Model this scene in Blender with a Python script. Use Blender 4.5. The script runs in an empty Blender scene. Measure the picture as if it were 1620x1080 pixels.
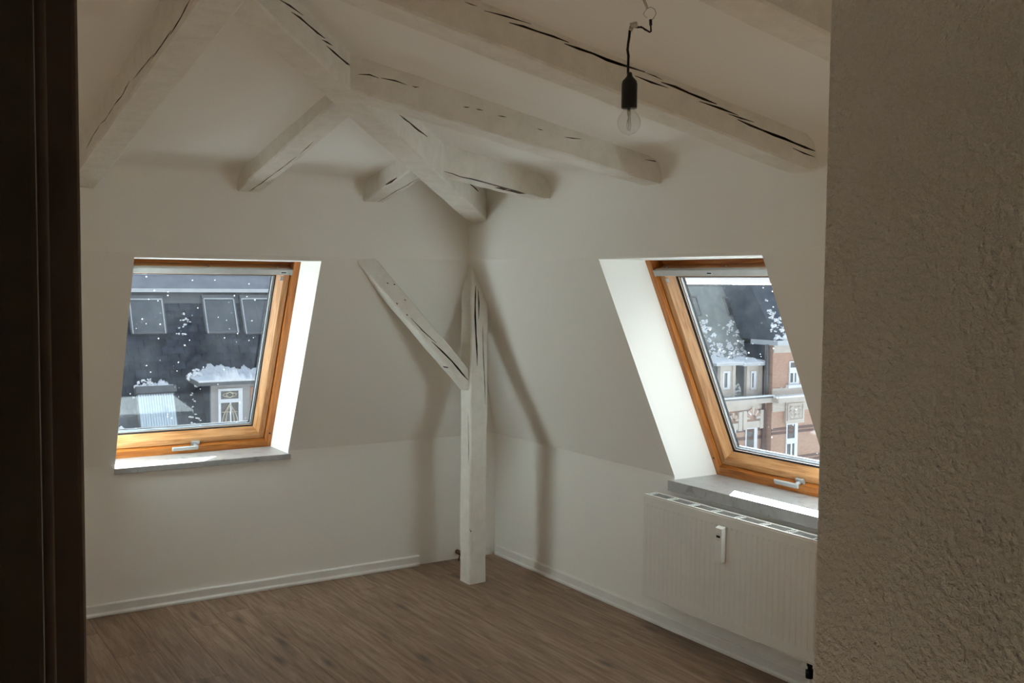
import bpy, bmesh, math, random
from mathutils import Vector, Matrix
S = bpy.context.scene
COL = S.collection
random.seed(7)

# ------------------------------------------------------------------ camera
F = 1601.4                      # focal length in pixels of the 1620 px wide frame
CAM = Vector((-3.4451, -5.5345, 1.75))
PITCH, YAW, ROLL = (math.radians(a) for a in (3.2473, 32.8023, 0.5222))
FW = Vector((math.sin(YAW)*math.cos(PITCH), math.cos(YAW)*math.cos(PITCH), -math.sin(PITCH)))
_r = Vector((math.cos(YAW), -math.sin(YAW), 0)); _u = _r.cross(FW)
RT = _r*math.cos(ROLL) + _u*math.sin(ROLL)
UP = -_r*math.sin(ROLL) + _u*math.cos(ROLL)
cd = bpy.data.cameras.new('camera'); cam = bpy.data.objects.new('camera', cd); COL.objects.link(cam)
cd.sensor_width = 36; cd.lens = F/1620*36; cd.clip_start = 0.02; cd.clip_end = 500
m = Matrix((RT, UP, -FW)).transposed().to_4x4(); m.translation = CAM
cam.matrix_world = m
S.camera = cam

# ------------------------------------------------------------------ sky, sun, exposure
S.view_settings.view_transform = 'Standard'; S.view_settings.look = 'None'
S.view_settings.gamma = 1; S.view_settings.use_curve_mapping = False
S.view_settings.exposure = 0.63
W = bpy.data.worlds.new('sky'); S.world = W; W.use_nodes = True
nt = W.node_tree; nt.nodes.clear()
SKY = 0.72
g = nt.nodes.new('ShaderNodeTexCoord'); sp = nt.nodes.new('ShaderNodeSeparateXYZ')
cr = nt.nodes.new('ShaderNodeValToRGB'); bg = nt.nodes.new('ShaderNodeBackground'); wo = nt.nodes.new('ShaderNodeOutputWorld')
cr.color_ramp.elements[0].position = 0.0; cr.color_ramp.elements[0].color = (1.0, 1.0, 1.0, 1)
cr.color_ramp.elements[1].position = 0.8; cr.color_ramp.elements[1].color = (0.62, 0.79, 1.0, 1)
nt.links.new(g.outputs['Generated'], sp.inputs[0]); nt.links.new(sp.outputs['Z'], cr.inputs[0])
nt.links.new(cr.outputs[0], bg.inputs[0]); nt.links.new(bg.outputs[0], wo.inputs[0])
bg.inputs[1].default_value = SKY
sl = bpy.data.lights.new('sun_offscreen', 'SUN'); sl.energy = 68.0; sl.angle = math.radians(0.6); sl.color = (0.83, 0.965, 1.0)
so = bpy.data.objects.new('sun_offscreen', sl); COL.objects.link(so); so.location = (6, 8, 8)
_h, _e = Vector((-0.75, -0.66)).normalized(), math.radians(25)
SUND = Vector((_h.x*math.cos(_e), _h.y*math.cos(_e), -math.sin(_e)))
so.rotation_euler = SUND.to_track_quat('-Z', 'Y').to_euler()
S.cycles.max_bounces = 14; S.cycles.diffuse_bounces = 10; S.cycles.transparent_max_bounces = 16
S.cycles.glossy_bounces = 4; S.cycles.caustics_reflective = False; S.cycles.caustics_refractive = False
S.cycles.sample_clamp_indirect = 12.0

# ------------------------------------------------------------------ helpers
def ray(x, y): return FW + RT*((x-810)/F) - UP*((y-540)/F)
def hit(x, y, n, c):            # pixel onto the plane n.P = c
    n = Vector(n); d = ray(x, y); return CAM + d*((c - CAM.dot(n))/d.dot(n))
def tag(o, label=None, cat=None, group=None, kind=None):
    for k, v in (('label', label), ('category', cat), ('group', group), ('kind', kind)):
        if v: o[k] = v
    return o
def link(o, parent=None):
    COL.objects.link(o)
    if parent is not None: o.parent = parent
    return o
def mesh(name, vs, fs, mat=None, parent=None, smooth=False, uvs=None, local=False):
    me = bpy.data.meshes.new(name); me.from_pydata([tuple(v) for v in vs], [], fs)
    if uvs:
        l = me.uv_layers.new(name='UVMap')
        for i, uv in enumerate(uvs): l.data[i].uv = uv
    if mat:
        for mm in (mat if isinstance(mat, (list, tuple)) else [mat]): me.materials.append(mm)
    bm = bmesh.new(); bm.from_mesh(me); bmesh.ops.recalc_face_normals(bm, faces=bm.faces); bm.to_mesh(me); bm.free()
    if smooth:
        for p in me.polygons: p.use_smooth = True
    o = bpy.data.objects.new(name, me); link(o, parent)
    if parent is not None and not local:
        o.matrix_parent_inverse = PM.get(parent.name, Matrix()).inverted()
    return o
PM = {}
def empty(name, loc=(0,0,0), mtx=None, parent=None):
    o = bpy.data.objects.new(name, None); COL.objects.link(o)
    o.empty_display_size = 0.1
    M = mtx if mtx is not None else Matrix.Translation(loc)
    o.matrix_world = M; PM[o.name] = M
    return o
class G:                        # collects shapes of ONE part
    def __init__(s): s.v = []; s.f = []
    def add(s, vs, fs):
        n = len(s.v); s.v += [Vector(v) for v in vs]; s.f += [tuple(i+n for i in f) for f in fs]; return s
    def box(s, a, b):
        x0,y0,z0 = (min(p,q) for p,q in zip(a,b)); x1,y1,z1 = (max(p,q) for p,q in zip(a,b))
        return s.hexa([(x0,y0,z0),(x1,y0,z0),(x1,y1,z0),(x0,y1,z0),(x0,y0,z1),(x1,y0,z1),(x1,y1,z1),(x0,y1,z1)])
    def hexa(s, v): return s.add(v, [(0,3,2,1),(4,5,6,7),(0,1,5,4),(1,2,6,5),(2,3,7,6),(3,0,4,7)])
    def frame(s, x0, x1, z0, z1, l, r, t, b, y0, y1):     # four bars that butt against each other
        s.box((x0,y0,z0),(x0+l,y1,z1)); s.box((x1-r,y0,z0),(x1,y1,z1)); s.box((x0+l,y0,z1-t),(x1-r,y1,z1)); return s.box((x0+l,y0,z0),(x1-r,y1,z0+b))
    def strip(s, x0, x1, y0, y1, z, h, seed, nx=60, ny=7, peak=.35, zy=0.0):
        """snow lying on a ledge: a lumpy top with a nearly straight lower edge"""
        rn = random.Random(seed); ph = [rn.uniform(0, 6.3) for _ in range(6)]; vs = []
        for i in range(nx+1):
            u = i/nx; x = x0+(x1-x0)*u
            for j in range(ny+1):
                w = j/ny; e = min(1, 6*u, 6*(1-u))*min(1, 5*w+.15)
                k = .45 + .9*math.exp(-((u-peak)/.2)**2) + .28*math.sin(19*u+ph[0]+3*w) + .22*math.sin(41*u+ph[1]+7*w) + .22*math.sin(83*u+ph[2]-5*w) + rn.uniform(-.32, .32)
                vs.append((x, y0+(y1-y0)*w+rn.uniform(-.008,.008), z + zy*w + max(.03, h*max(.12, k)*e)))
        n = len(vs); vs += [(a, b, z-.02+zy*((b-y0)/(y1-y0))) for a, b, c in vs]; m_ = ny+1; fs = []
        for i in range(nx):
            for j in range(ny):
                a = i*m_+j; fs += [(a, a+m_, a+m_+1, a+1), (n+a, n+a+1, n+a+m_+1, n+a+m_)]
            fs += [(i*m_, n+i*m_, n+(i+1)*m_, (i+1)*m_), (i*m_+ny, (i+1)*m_+ny, n+(i+1)*m_+ny, n+i*m_+ny)]
        for j in range(ny): fs += [(j, j+1, n+j+1, n+j), (nx*m_+j, n+nx*m_+j, n+nx*m_+j+1, nx*m_+j+1)]
        return s.add(vs, fs)
    def clump(s, p, r, seed, flat=.5, n=7):
        rn = random.Random(seed)
        for k in range(n):
            q = r*rn.uniform(.25, .6); s.blob((p[0]+rn.uniform(-1,1)*r, p[1]+rn.uniform(-.3,.3)*r, p[2]+rn.uniform(-.9,.9)*r), q*rn.uniform(.8,1.6), q*flat, q*rn.uniform(.5,1.1), seed*13+k)
        return s
    def tube(s, pts, r, n=8):
        pts = [Vector(p) for p in pts]; rings = []
        rs = r if isinstance(r, (list, tuple)) else [r]*len(pts)
        ref = Vector((0.31,0.17,0.93)).normalized()
        for i, p in enumerate(pts):
            t = (pts[min(i+1,len(pts)-1)] - pts[max(i-1,0)]).normalized()
            a = t.cross(ref); a = a.normalized() if a.length > 0.05 else t.cross(Vector((1,0,0))).normalized()
            b = t.cross(a)
            rings.append([p + (a*math.cos(k*2*math.pi/n) + b*math.sin(k*2*math.pi/n))*rs[i] for k in range(n)])
        vs = [v for q in rings for v in q]; fs = []
        for i in range(len(pts)-1):
            for k in range(n):
                fs.append((i*n+k, i*n+(k+1)%n, (i+1)*n+(k+1)%n, (i+1)*n+k))
        fs += [tuple(range(n))[::-1], tuple((len(pts)-1)*n+k for k in range(n))]
        return s.add(vs, fs)
    def lathe(s, c, prof, n=24):    # prof: (r, z) rows, about a vertical axis at c
        vs = []; fs = []
        for r, z in prof:
            vs += [(c[0]+r*math.cos(k*2*math.pi/n), c[1]+r*math.sin(k*2*math.pi/n), c[2]+z) for k in range(n)]
        for i in range(len(prof)-1):
            for k in range(n): fs.append((i*n+k, i*n+(k+1)%n, (i+1)*n+(k+1)%n, (i+1)*n+k))
        fs += [tuple(range(n))[::-1], tuple((len(prof)-1)*n+k for k in range(n))]
        return s.add(vs, fs)
    def prism(s, poly, d):      # polygon (3-D points) pushed along vector d
        n = len(poly); d = Vector(d); vs = [Vector(p) for p in poly] + [Vector(p)+d for p in poly]
        return s.add(vs, [tuple(range(n))[::-1], tuple(range(n, 2*n))] + [(i, (i+1)%n, n+(i+1)%n, n+i) for i in range(n)])
    def blob(s, c, rx, ry, rz, seed):
        rnd = random.Random(seed); bm = bmesh.new(); bmesh.ops.create_icosphere(bm, subdivisions=2, radius=1)
        o = Vector((rnd.random()*9, rnd.random()*9, 0))
        vs = []
        for v in bm.verts:
            p = v.co; k = 1 + 0.28*math.sin(3.1*p.x+o.x)*math.cos(2.7*p.z+o.y) + 0.16*math.sin(6*p.y+5*p.x+o.y)
            vs.append((c[0]+p.x*rx*k, c[1]+p.y*ry*k, c[2]+p.z*rz*k))
        fs = [tuple(q.index for q in f.verts) for f in bm.faces]; bm.free()
        return s.add(vs, fs)
    def out(s, name, mat, parent=None, smooth=False, local=False): return mesh(name, s.v, s.f, mat, parent, smooth, None, local)
def bevel(o, w=0.004, seg=2):
    md = o.modifiers.new('bevel', 'BEVEL'); md.width = w; md.segments = seg; md.limit_method = 'ANGLE'; return o
def sweep(name, u0, u1, v0, v1, prof, mat, parent, closed=True, local=True):
    """closed profile (offset inwards, w) swept round a rectangle; uv runs along each rail"""
    vs = []; fs = []; uv = []; n = len(prof)
    for o, w in prof: vs += [(u0+o, v0+o, w), (u1-o, v0+o, w), (u1-o, v1-o, w), (u0+o, v1-o, w)]
    acc = [0]
    for i in range(n):
        a, b = prof[i], prof[(i+1) % n]; acc.append(acc[-1] + math.hypot(a[0]-b[0], a[1]-b[1]))
    for i in range(n if closed else n-1):
        j = (i+1) % n
        for k in range(4):
            k2 = (k+1) % 4
            fs.append((i*4+k, i*4+k2, j*4+k2, j*4+k)); L = (u1-u0) if k % 2 == 0 else (v1-v0)
            uv += [(k*1.7, acc[i]+k*.37), (k*1.7+L, acc[i]+k*.37), (k*1.7+L, acc[i+1]+k*.37), (k*1.7, acc[i+1]+k*.37)]
    return mesh(name, vs, fs, mat, parent, False, uv, local)

# ------------------------------------------------------------------ materials
def srgb(r, g, b):
    return tuple(((c/255)/12.92 if c/255 <= .04045 else ((c/255+.055)/1.055)**2.4) for c in (r, g, b)) + (1,)
class M:
    def __init__(s, name):
        s.m = bpy.data.materials.new(name); s.m.use_nodes = True; s.t = s.m.node_tree
        s.b = s.t.nodes['Principled BSDF']
    def n(s, kind, **kw):
        q = s.t.nodes.new('ShaderNode'+kind)
        for k, v in kw.items():
            if k in q.inputs: q.inputs[k].default_value = v
            else: setattr(q, k, v)
        return q
    def l(s, a, b): s.t.links.new(a, b)
    def coord(s, out='Object', scale=(1,1,1), rnd=False):
        c = s.n('TexCoord'); mp = s.n('Mapping'); mp.inputs['Scale'].default_value = scale
        s.l(c.outputs[out], mp.inputs[0])
        if rnd:
            oi = s.n('ObjectInfo'); mu = s.n('VectorMath', operation='SCALE'); mu.inputs['Scale'].default_value = 37.0
            cx = s.n('CombineXYZ')
            for i in range(3): s.l(oi.outputs['Random'], cx.inputs[i])
            s.l(cx.outputs[0], mu.inputs[0]); s.l(mu.outputs[0], mp.inputs['Location'])
        return mp.outputs[0]
    def ramp(s, fac, stops):
        r = s.n('ValToRGB'); e = r.color_ramp.elements
        while len(e) < len(stops): e.new(0.5)
        for q, (p, c) in zip(e, stops): q.position = p; q.color = c
        s.l(fac, r.inputs[0]); return r.outputs[0]
    def mix(s, fac, a, b, mode='MIX'):
        q = s.n('MixRGB', blend_type=mode)
        for sock, v in zip(q.inputs, (fac, a, b)):
            if hasattr(v, 'is_output'): s.l(v, sock)
            else: sock.default_value = v
        return q.outputs[0]
    def bump(s, h, strength=.3, dist=.01):
        q = s.n('Bump', Strength=strength, Distance=dist); s.l(h, q.inputs['Height']); s.l(q.outputs[0], s.b.inputs['Normal']); return s
    def schlick(s, f0, f1):
        lw = s.n('LayerWeight', Blend=.5); p = s.n('Math', operation='POWER'); s.l(lw.outputs['Facing'], p.inputs[0]); p.inputs[1].default_value = 5.0
        q = s.n('Math', operation='MULTIPLY_ADD'); s.l(p.outputs[0], q.inputs[0]); q.inputs[1].default_value = f1; q.inputs[2].default_value = f0
        return q.outputs[0]
    def set(s, col=None, rough=.6, metal=0.0, spec=.3):
        if col is not None:
            if hasattr(col, 'is_output'): s.l(col, s.b.inputs['Base Color'])
            else: s.b.inputs['Base Color'].default_value = col
        s.b.inputs['Roughness'].default_value = rough; s.b.inputs['Metallic'].default_value = metal
        s.b.inputs['Specular IOR Level'].default_value = spec; return s
def plain(name, col, rough=.6, metal=0.0, var=.12, scale=8, bump=0.0, spec=.3):
    k = M(name); n = k.n('TexNoise', Scale=scale, Detail=6.0, Roughness=.6); k.l(k.coord(), n.inputs['Vector'])
    lo = tuple(c*(1-var) for c in col[:3])+(1,); hi = tuple(min(1, c*(1+var)) for c in col[:3])+(1,)
    k.set(k.ramp(n.outputs['Fac'], [(.3, lo), (.7, hi)]), rough, metal, spec)
    if bump: k.bump(n.outputs['Fac'], .5, bump)
    return k.m
def plaster(name, col, scale, dist, strength=.35):
    k = M(name); n = k.n('TexNoise', Scale=scale, Detail=3.0, Roughness=.55); k.l(k.coord(), n.inputs['Vector'])
    n2 = k.n('TexNoise', Scale=1.3, Detail=3.0); k.l(k.coord(), n2.inputs['Vector'])
    c = k.mix(.06, col, n2.outputs['Color'], 'OVERLAY')
    k.set(c, .85, 0, .15); k.bump(n.outputs['Fac'], strength, dist); return k.m
WALLC = (.855, .838, .80, 1)
m_wall = plaster('white_wallpaper', WALLC, 140, .0015, .25)
m_wall2 = plaster('rough_white_plaster', (.80, .785, .75, 1), 90, .012, 1.0)
m_ceil = plaster('white_ceiling_paint', WALLC, 120, .0015, .2)
def timber_paint():
    k = M('white_painted_timber'); n = k.n('TexNoise', Scale=14.0, Detail=8.0, Roughness=.65); k.l(k.coord(), n.inputs['Vector'])
    n2 = k.n('TexNoise', Scale=70.0, Detail=4.0); k.l(k.coord(), n2.inputs['Vector'])
    c = k.ramp(n.outputs['Fac'], [(.25, (.70, .675, .61, 1)), (.6, (.80, .775, .72, 1))])
    k.set(c, .6, 0, .25); h = k.mix(.35, n.outputs['Fac'], n2.outputs['Fac']); k.bump(h, .55, .012); return k.m
m_beam = timber_paint()
m_crack = plain('bare_dark_wood_in_crack', (.10, .07, .05, 1), .9, var=.3, scale=30)
def floor_wood():
    k = M('weathered_oak_laminate'); v = k.coord('Object', (14, 1.1, 1), True)
    n = k.n('TexNoise', Scale=2.2, Detail=9.0, Roughness=.68, Distortion=.6); k.l(v, n.inputs['Vector'])
    v2 = k.coord('Object', (60, 2.5, 1), True); n2 = k.n('TexNoise', Scale=2.0, Detail=5.0, Roughness=.7); k.l(v2, n2.inputs['Vector'])
    v3 = k.coord('Object', (5.5, 1.4, 1), True); vo = k.n('TexVoronoi', Scale=1.15); k.l(v3, vo.inputs['Vector'])
    c = k.ramp(n.outputs['Fac'], [(.28, srgb(99, 80, 66)), (.5, srgb(137, 113, 93)), (.72, srgb(166, 143, 122))])
    c = k.mix(.22, c, k.ramp(n2.outputs['Fac'], [(.3, (.28,.26,.25,1)), (.65, (.75,.74,.73,1))]), 'OVERLAY')
    c = k.mix(k.ramp(vo.outputs['Distance'], [(.03, (.75,.75,.75,1)), (.17, (0,0,0,1))]), c, srgb(74, 58, 49))
    oi = k.n('ObjectInfo'); t = k.ramp(oi.outputs['Random'], [(0, (.89,.885,.88,1)), (1, (1.04,1.035,1.03,1))])
    c = k.mix(1.0, c, t, 'MULTIPLY')
    k.set(c, .5, 0, .3); k.bump(n2.outputs['Fac'], .15, .002); return k.m
m_floor = floor_wood()
def pine(name, a, b, c_):
    k = M(name); v = k.coord('UV', (2.2, 34, 1)); n = k.n('TexNoise', Scale=1.6, Detail=7.0, Roughness=.6, Distortion=.8); k.l(v, n.inputs['Vector'])
    v2 = k.coord('UV', (5, 160, 1)); n2 = k.n('TexNoise', Scale=1.5, Detail=3.0); k.l(v2, n2.inputs['Vector'])
    c = k.ramp(n.outputs['Fac'], [(.28, a), (.5, b), (.72, c_)])
    c = k.mix(.3, c, n2.outputs['Fac'], 'OVERLAY')
    k.set(c, .38, 0, .4); return k.m
m_pine = pine('varnished_pine_frame', srgb(128, 70, 28), srgb(178, 108, 48), srgb(202, 138, 76))
m_pine2 = pine('pale_pine_sash', srgb(148, 96, 52), srgb(186, 134, 86), srgb(204, 160, 116))
def marble():
    k = M('grey_veined_marble'); n = k.n('TexNoise', Scale=9.0, Detail=9.0, Roughness=.65, Distortion=1.4); k.l(k.coord(), n.inputs['Vector'])
    c = k.ramp(n.outputs['Fac'], [(.3, (.22,.22,.23,1)), (.42, (.38,.375,.37,1)), (.6, (.44,.435,.43,1)), (.75, (.32,.315,.315,1))])
    k.set(c, .35, 0, .4); return k.m
m_marble = marble()
m_rad = plain('white_radiator_enamel', (.78, .765, .73, 1), .55, var=.03, scale=5, spec=.4)
m_white = plain('white_painted_trim', (.80, .79, .76, 1), .5, var=.04, scale=9)
m_alu = plain('pale_grey_aluminium', (.46, .46, .45, 1), .45, .15, var=.05, scale=20)
m_steel = plain('brushed_grey_metal', (.45, .45, .45, 1), .35, .7, var=.08, scale=40)
m_black = plain('black_plastic', (.012, .012, .013, 1), .35, var=.2, scale=30)
m_gask = plain('black_rubber_gasket', (.008, .009, .011, 1), .7, var=.2, scale=30)
m_spacer = plain('pale_glazing_spacer', (.55, .58, .62, 1), .4, .3, var=.05, scale=30)
m_door = plain('dark_brown_door_timber', (.26, .205, .175, 1), .55, var=.25, scale=6)
m_door2 = plain('black_brown_casing', (.18, .165, .135, 1), .6, var=.2, scale=6)
m_rust = plain('rusty_brown_iron', (.12, .06, .03, 1), .8, .1, var=.4, scale=60)
m_copper = plain('copper_wire', (.5, .22, .12, 1), .4, .6, var=.2, scale=50)
m_clear = plain('milky_clear_plastic', (.55, .54, .50, 1), .3, var=.1, scale=50)
m_disp = plain('dark_display', (.03, .035, .03, 1), .2, var=.1, scale=50)
def glass_pane():
    k = M('dusty_window_glass'); t = k.t; out = t.nodes['Material Output']
    tr = k.n('BsdfTransparent'); tr.inputs[0].default_value = (.93, .95, .96, 1)
    gl = k.n('BsdfGlossy', Roughness=.02); fr = k.schlick(.05, .8)
    m1 = k.n('MixShader'); k.l(fr, m1.inputs[0]); k.l(tr.outputs[0], m1.inputs[1]); k.l(gl.outputs[0], m1.inputs[2])
    vo = k.n('TexVoronoi', Scale=42.0, Randomness=1.0); k.l(k.coord(), vo.inputs['Vector'])
    pk = k.n('SeparateColor'); k.l(vo.outputs['Color'], pk.inputs[0])
    sz = k.n('Math', operation='MULTIPLY'); k.l(pk.outputs[0], sz.inputs[0]); sz.inputs[1].default_value = .19
    sub = k.n('Math', operation='LESS_THAN'); k.l(vo.outputs['Distance'], sub.inputs[0])
    pw = k.n('Math', operation='POWER'); k.l(pk.outputs[0], pw.inputs[0]); pw.inputs[1].default_value = 5.0
    sz2 = k.n('Math', operation='MULTIPLY'); k.l(pw.outputs[0], sz2.inputs[0]); sz2.inputs[1].default_value = .17
    k.l(sz2.outputs[0], sub.inputs[1])
    no = k.n('TexNoise', Scale=3.0, Detail=6.0, Roughness=.7); k.l(k.coord(), no.inputs['Vector'])
    veil = k.ramp(no.outputs['Fac'], [(.35, (.0,)*3+(1,)), (.8, (.004,)*3+(1,))])
    am = k.n('Math', operation='MAXIMUM'); k.l(veil, am.inputs[0]); ml = k.n('Math', operation='MULTIPLY'); k.l(sub.outputs[0], ml.inputs[0]); ml.inputs[1].default_value = .12
    k.l(ml.outputs[0], am.inputs[1])
    df = k.n('BsdfTranslucent'); df.inputs[0].default_value = (.8, .82, .85, 1)
    m2 = k.n('MixShader'); k.l(am.outputs[0], m2.inputs[0]); k.l(m1.outputs[0], m2.inputs[1]); k.l(df.outputs[0], m2.inputs[2])
    k.l(m2.outputs[0], out.inputs[0]); return k.m
m_glass = glass_pane()
def bulb_glass():
    k = M('clear_bulb_glass'); out = k.t.nodes['Material Output']
    tr = k.n('BsdfTransparent'); tr.inputs[0].default_value = (.95, .95, .94, 1)
    gl = k.n('BsdfGlossy', Roughness=.01); fr = k.schlick(.03, .95)
    m1 = k.n('MixShader'); k.l(fr, m1.inputs[0]); k.l(tr.outputs[0], m1.inputs[1]); k.l(gl.outputs[0], m1.inputs[2])
    k.l(m1.outputs[0], out.inputs[0]); return k.m
m_bulb = bulb_glass()
# outdoors
OUT = 0.9
def oc(r, g, b): return tuple(c*OUT for c in srgb(r, g, b)[:3]) + (1,)
def slate_mat(name, a, b):
    k = M(name); n = k.n('TexNoise', Scale=2.5, Detail=6.0); k.l(k.coord('Object', (1,1,1), True), n.inputs['Vector'])
    c = k.ramp(n.outputs['Fac'], [(.3, a), (.7, b)]); oi = k.n('ObjectInfo')
    c = k.mix(1.0, c, k.ramp(oi.outputs['Random'], [(0, (.7,.7,.7,1)), (1, (1.25,1.25,1.25,1))]), 'MULTIPLY')
    k.set(c, .6, 0, .3); return k.m
m_slate = slate_mat('dark_roof_slate', oc(34, 40, 52), oc(54, 62, 76))
m_slate2 = slate_mat('grey_green_roof_slate', oc(112, 120, 120), oc(138, 144, 142))
m_slate3 = slate_mat('blue_black_roof_slate', oc(66, 74, 86), oc(88, 96, 106))
m_metalroof = plain('grey_zinc_roof', oc(150, 152, 158), .5, .1, var=.1, scale=2)
m_zinc = plain('dull_zinc_flashing', oc(112, 114, 116), .5, .2, var=.1, scale=3)
m_zincl = plain('pale_metal_edging', oc(205, 208, 212), .4, .1, var=.05, scale=3)
m_snow = plain('snow', oc(252, 253, 255), .8, var=.06, scale=9, spec=.1)
m_stucco = plain('grey_dormer_plaster', oc(176, 172, 170), .9, var=.08, scale=3)
m_stone = plain('pale_facade_stone', oc(214, 202, 190), .9, var=.1, scale=2)
m_blind = plain('pale_blue_blind', oc(205, 220, 230), .5, var=.05, scale=3)
m_owhite = plain('white_window_paint', oc(240, 242, 245), .5, var=.04, scale=3)
def dark_glass(name, col):
    k = M(name); k.set(col, .04, 0, .5); k.b.inputs['IOR'].default_value = 2.3; return k.m     # double glazing, about 15 % mirrored
m_opane = dark_glass('window_pane_glass', (.035, .036, .038, 1))
m_skyp = dark_glass('skylight_glass', (.03, .032, .035, 1))
m_curtain = plain('beige_ornament', oc(205, 196, 175), .7, var=.1, scale=3)
m_street = plain('trodden_snow_street', oc(165, 166, 168), .9, var=.15, scale=1)
m_band = plain('dark_brick_band', oc(120, 92, 84), .9, var=.15, scale=5)
def brick_mat():
    k = M('yellow_red_brickwork'); v = k.coord('Object', (1,1,1)); mp = k.n('Mapping'); mp.inputs['Rotation'].default_value = (math.radians(90), 0, 0); k.l(v, mp.inputs[0])
    b = k.n('TexBrick', Scale=6.5); b.inputs['Color1'].default_value = oc(204, 160, 136); b.inputs['Color2'].default_value = oc(188, 146, 124)
    b.inputs['Mortar'].default_value = oc(196, 180, 168); b.inputs['Mortar Size'].default_value = .012; k.l(mp.outputs[0], b.inputs['Vector'])
    k.set(b.outputs['Color'], .9, 0, .1); return k.m
m_brick = brick_mat()

# ------------------------------------------------------------------ the room
ZK, LN, ZU = 0.785, 0.4636, 1.884          # knee height, lean of the mansard slope, upper kink
UO = (ZU-ZK)*LN                            # inward offset of the upper wall
C = 1/math.hypot(1, LN)
TH = 0.36                                  # wall thickness
TP, ZC = 0.185, 2.29                         # ceiling pitch, ceiling height at the walls
def off(z): return 0 if z < ZK else min((z-ZK)*LN, UO)
def mansard_wall(name, a0, a1, o0, o1, zs0, zs1, toworld):
    """wall running a0..a1 with one opening o0..o1 x zs0..zs1, knee wall + slope + upper wall"""
    rows = [0, zs0, ZK, zs1, ZU, 2.34]; cols = [a0, o0, o1, a1]
    prof = [(off(z), z) for z in rows]; vs = []; fs = []
    nR, nC = len(rows), 4
    for lay in (0, 1):
        for c in cols:
            for o, z in prof: vs.append(toworld(c, o - lay*TH, z))
    I = lambda lay, c, r: lay*nC*nR + c*nR + r
    hole = {(1, 1), (1, 2)}
    for lay in (0, 1):
        for c in range(3):
            for r in range(nR-1):
                if (c, r) in hole: continue
                fs.append((I(lay,c,r), I(lay,c+1,r), I(lay,c+1,r+1), I(lay,c,r+1)))
    for r in (1, 2):
        for c in (1, 2): fs.append((I(0,c,r), I(1,c,r), I(1,c,r+1), I(0,c,r+1)))
    for r in (1, 3): fs.append((I(0,1,r), I(0,2,r), I(1,2,r), I(1,1,r)))
    for r in range(nR-1):
        for c in (0, 3): fs.append((I(0,c,r), I(1,c,r), I(1,c,r+1), I(0,c,r+1)))
    for c in range(3):
        for r in (0, nR-1): fs.append((I(0,c,r), I(0,c+1,r), I(1,c+1,r), I(1,c,r)))
    return tag(mesh(name, vs, fs, m_wall), kind='structure')
A0, A1, AT = -2.342, -1.398, 1.861
B0, B1, BT = -2.752, -1.720, 1.871
XL, YN = -4.7, -7.2
mansard_wall('wall_left', XL-.15, TH, A0, A1, .735, AT, lambda a, o, z: (a, -o, z))
mansard_wall('wall_right', -4.64, TH, B0, B1, .715, BT, lambda a, o, z: (-o, a, z))
XW, YW = -2.22, -4.5                       # corner of the partition by the camera
tag(bevel(G().box((XW, YN, 0), (XW+.14, YW, 2.95)).out('wall_partition', m_wall2), .004), kind='structure')
tag(G().box((XW+.14, YW-.14, 0), (TH, YW, 2.95)).out('wall_back', m_wall), kind='structure')
tag(G().box((XL-.15, YN, 0), (XL, 0, 3.2)).out('wall_far_left', m_wall), kind='structure')
tag(G().box((XL-.15, YN-.15, 0), (XW+.14, YN, 3.2)).out('wall_hall', m_wall), kind='structure')
tag(G().box((XL, -5.02, 0), (-3.46, -4.92, 3.2)).box((-3.46, -5.02, 2.14), (XW, -4.92, 3.2)).out('wall_entrance', m_wall), kind='structure')
cz = lambda x, y: ZC + TP*(min(-x, -y) - UO)
cx0, cx1, cy0, cy1 = XL-.15, TH, YN-.15, TH
P = [(cx1, cy1), (cx0, cx0), (cx0, cy1), (cx0, cy0), (cx1, cy0)]
vs = [(x, y, cz(x, y)) for x, y in P] + [(x, y, cz(x, y)+.3) for x, y in P]
tag(mesh('ceiling', vs, [(0,1,2), (0,4,3,1), (5,7,6), (5,6,8,9), (0,2,7,5), (2,1,6,7), (1,3,8,6), (3,4,9,8), (4,0,5,9)], m_ceil), kind='structure')

# soft cove where wall and ceiling meet
def cove(name, a0, a1, toworld):
    prof = []; r = .08; zc0 = ZC
    p0 = (UO, ZC-r); p1 = (UO, ZC); p2 = (UO+r, ZC+TP*r)
    for k in range(9):
        t = k/8; prof.append(tuple((1-t)**2*p0[i]+2*t*(1-t)*p1[i]+t*t*p2[i] for i in (0, 1)))
    prof += [(UO+r, ZC+TP*r+.02), (UO-.02, ZC+.03), (UO-.02, ZC-r)]
    n = len(prof); vs = [toworld(a, o, z) for a in (a0, a1) for o, z in prof]
    o = mesh(name, vs, [tuple(range(n)), tuple(range(n, 2*n))] + [(i, (i+1)%n, n+(i+1)%n, n+i) for i in range(n)], m_wall)
    for p in o.data.polygons: p.use_smooth = len(p.vertices) == 4
    md = o.modifiers.new('e', 'EDGE_SPLIT'); md.split_angle = .6
    return tag(o, kind='structure')
cove('trim_1', XL, -UO+.02, lambda a, o, z: (a, -o, z))
cove('trim_2', YW, -UO+.02, lambda a, o, z: (-o, a, z))

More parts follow.
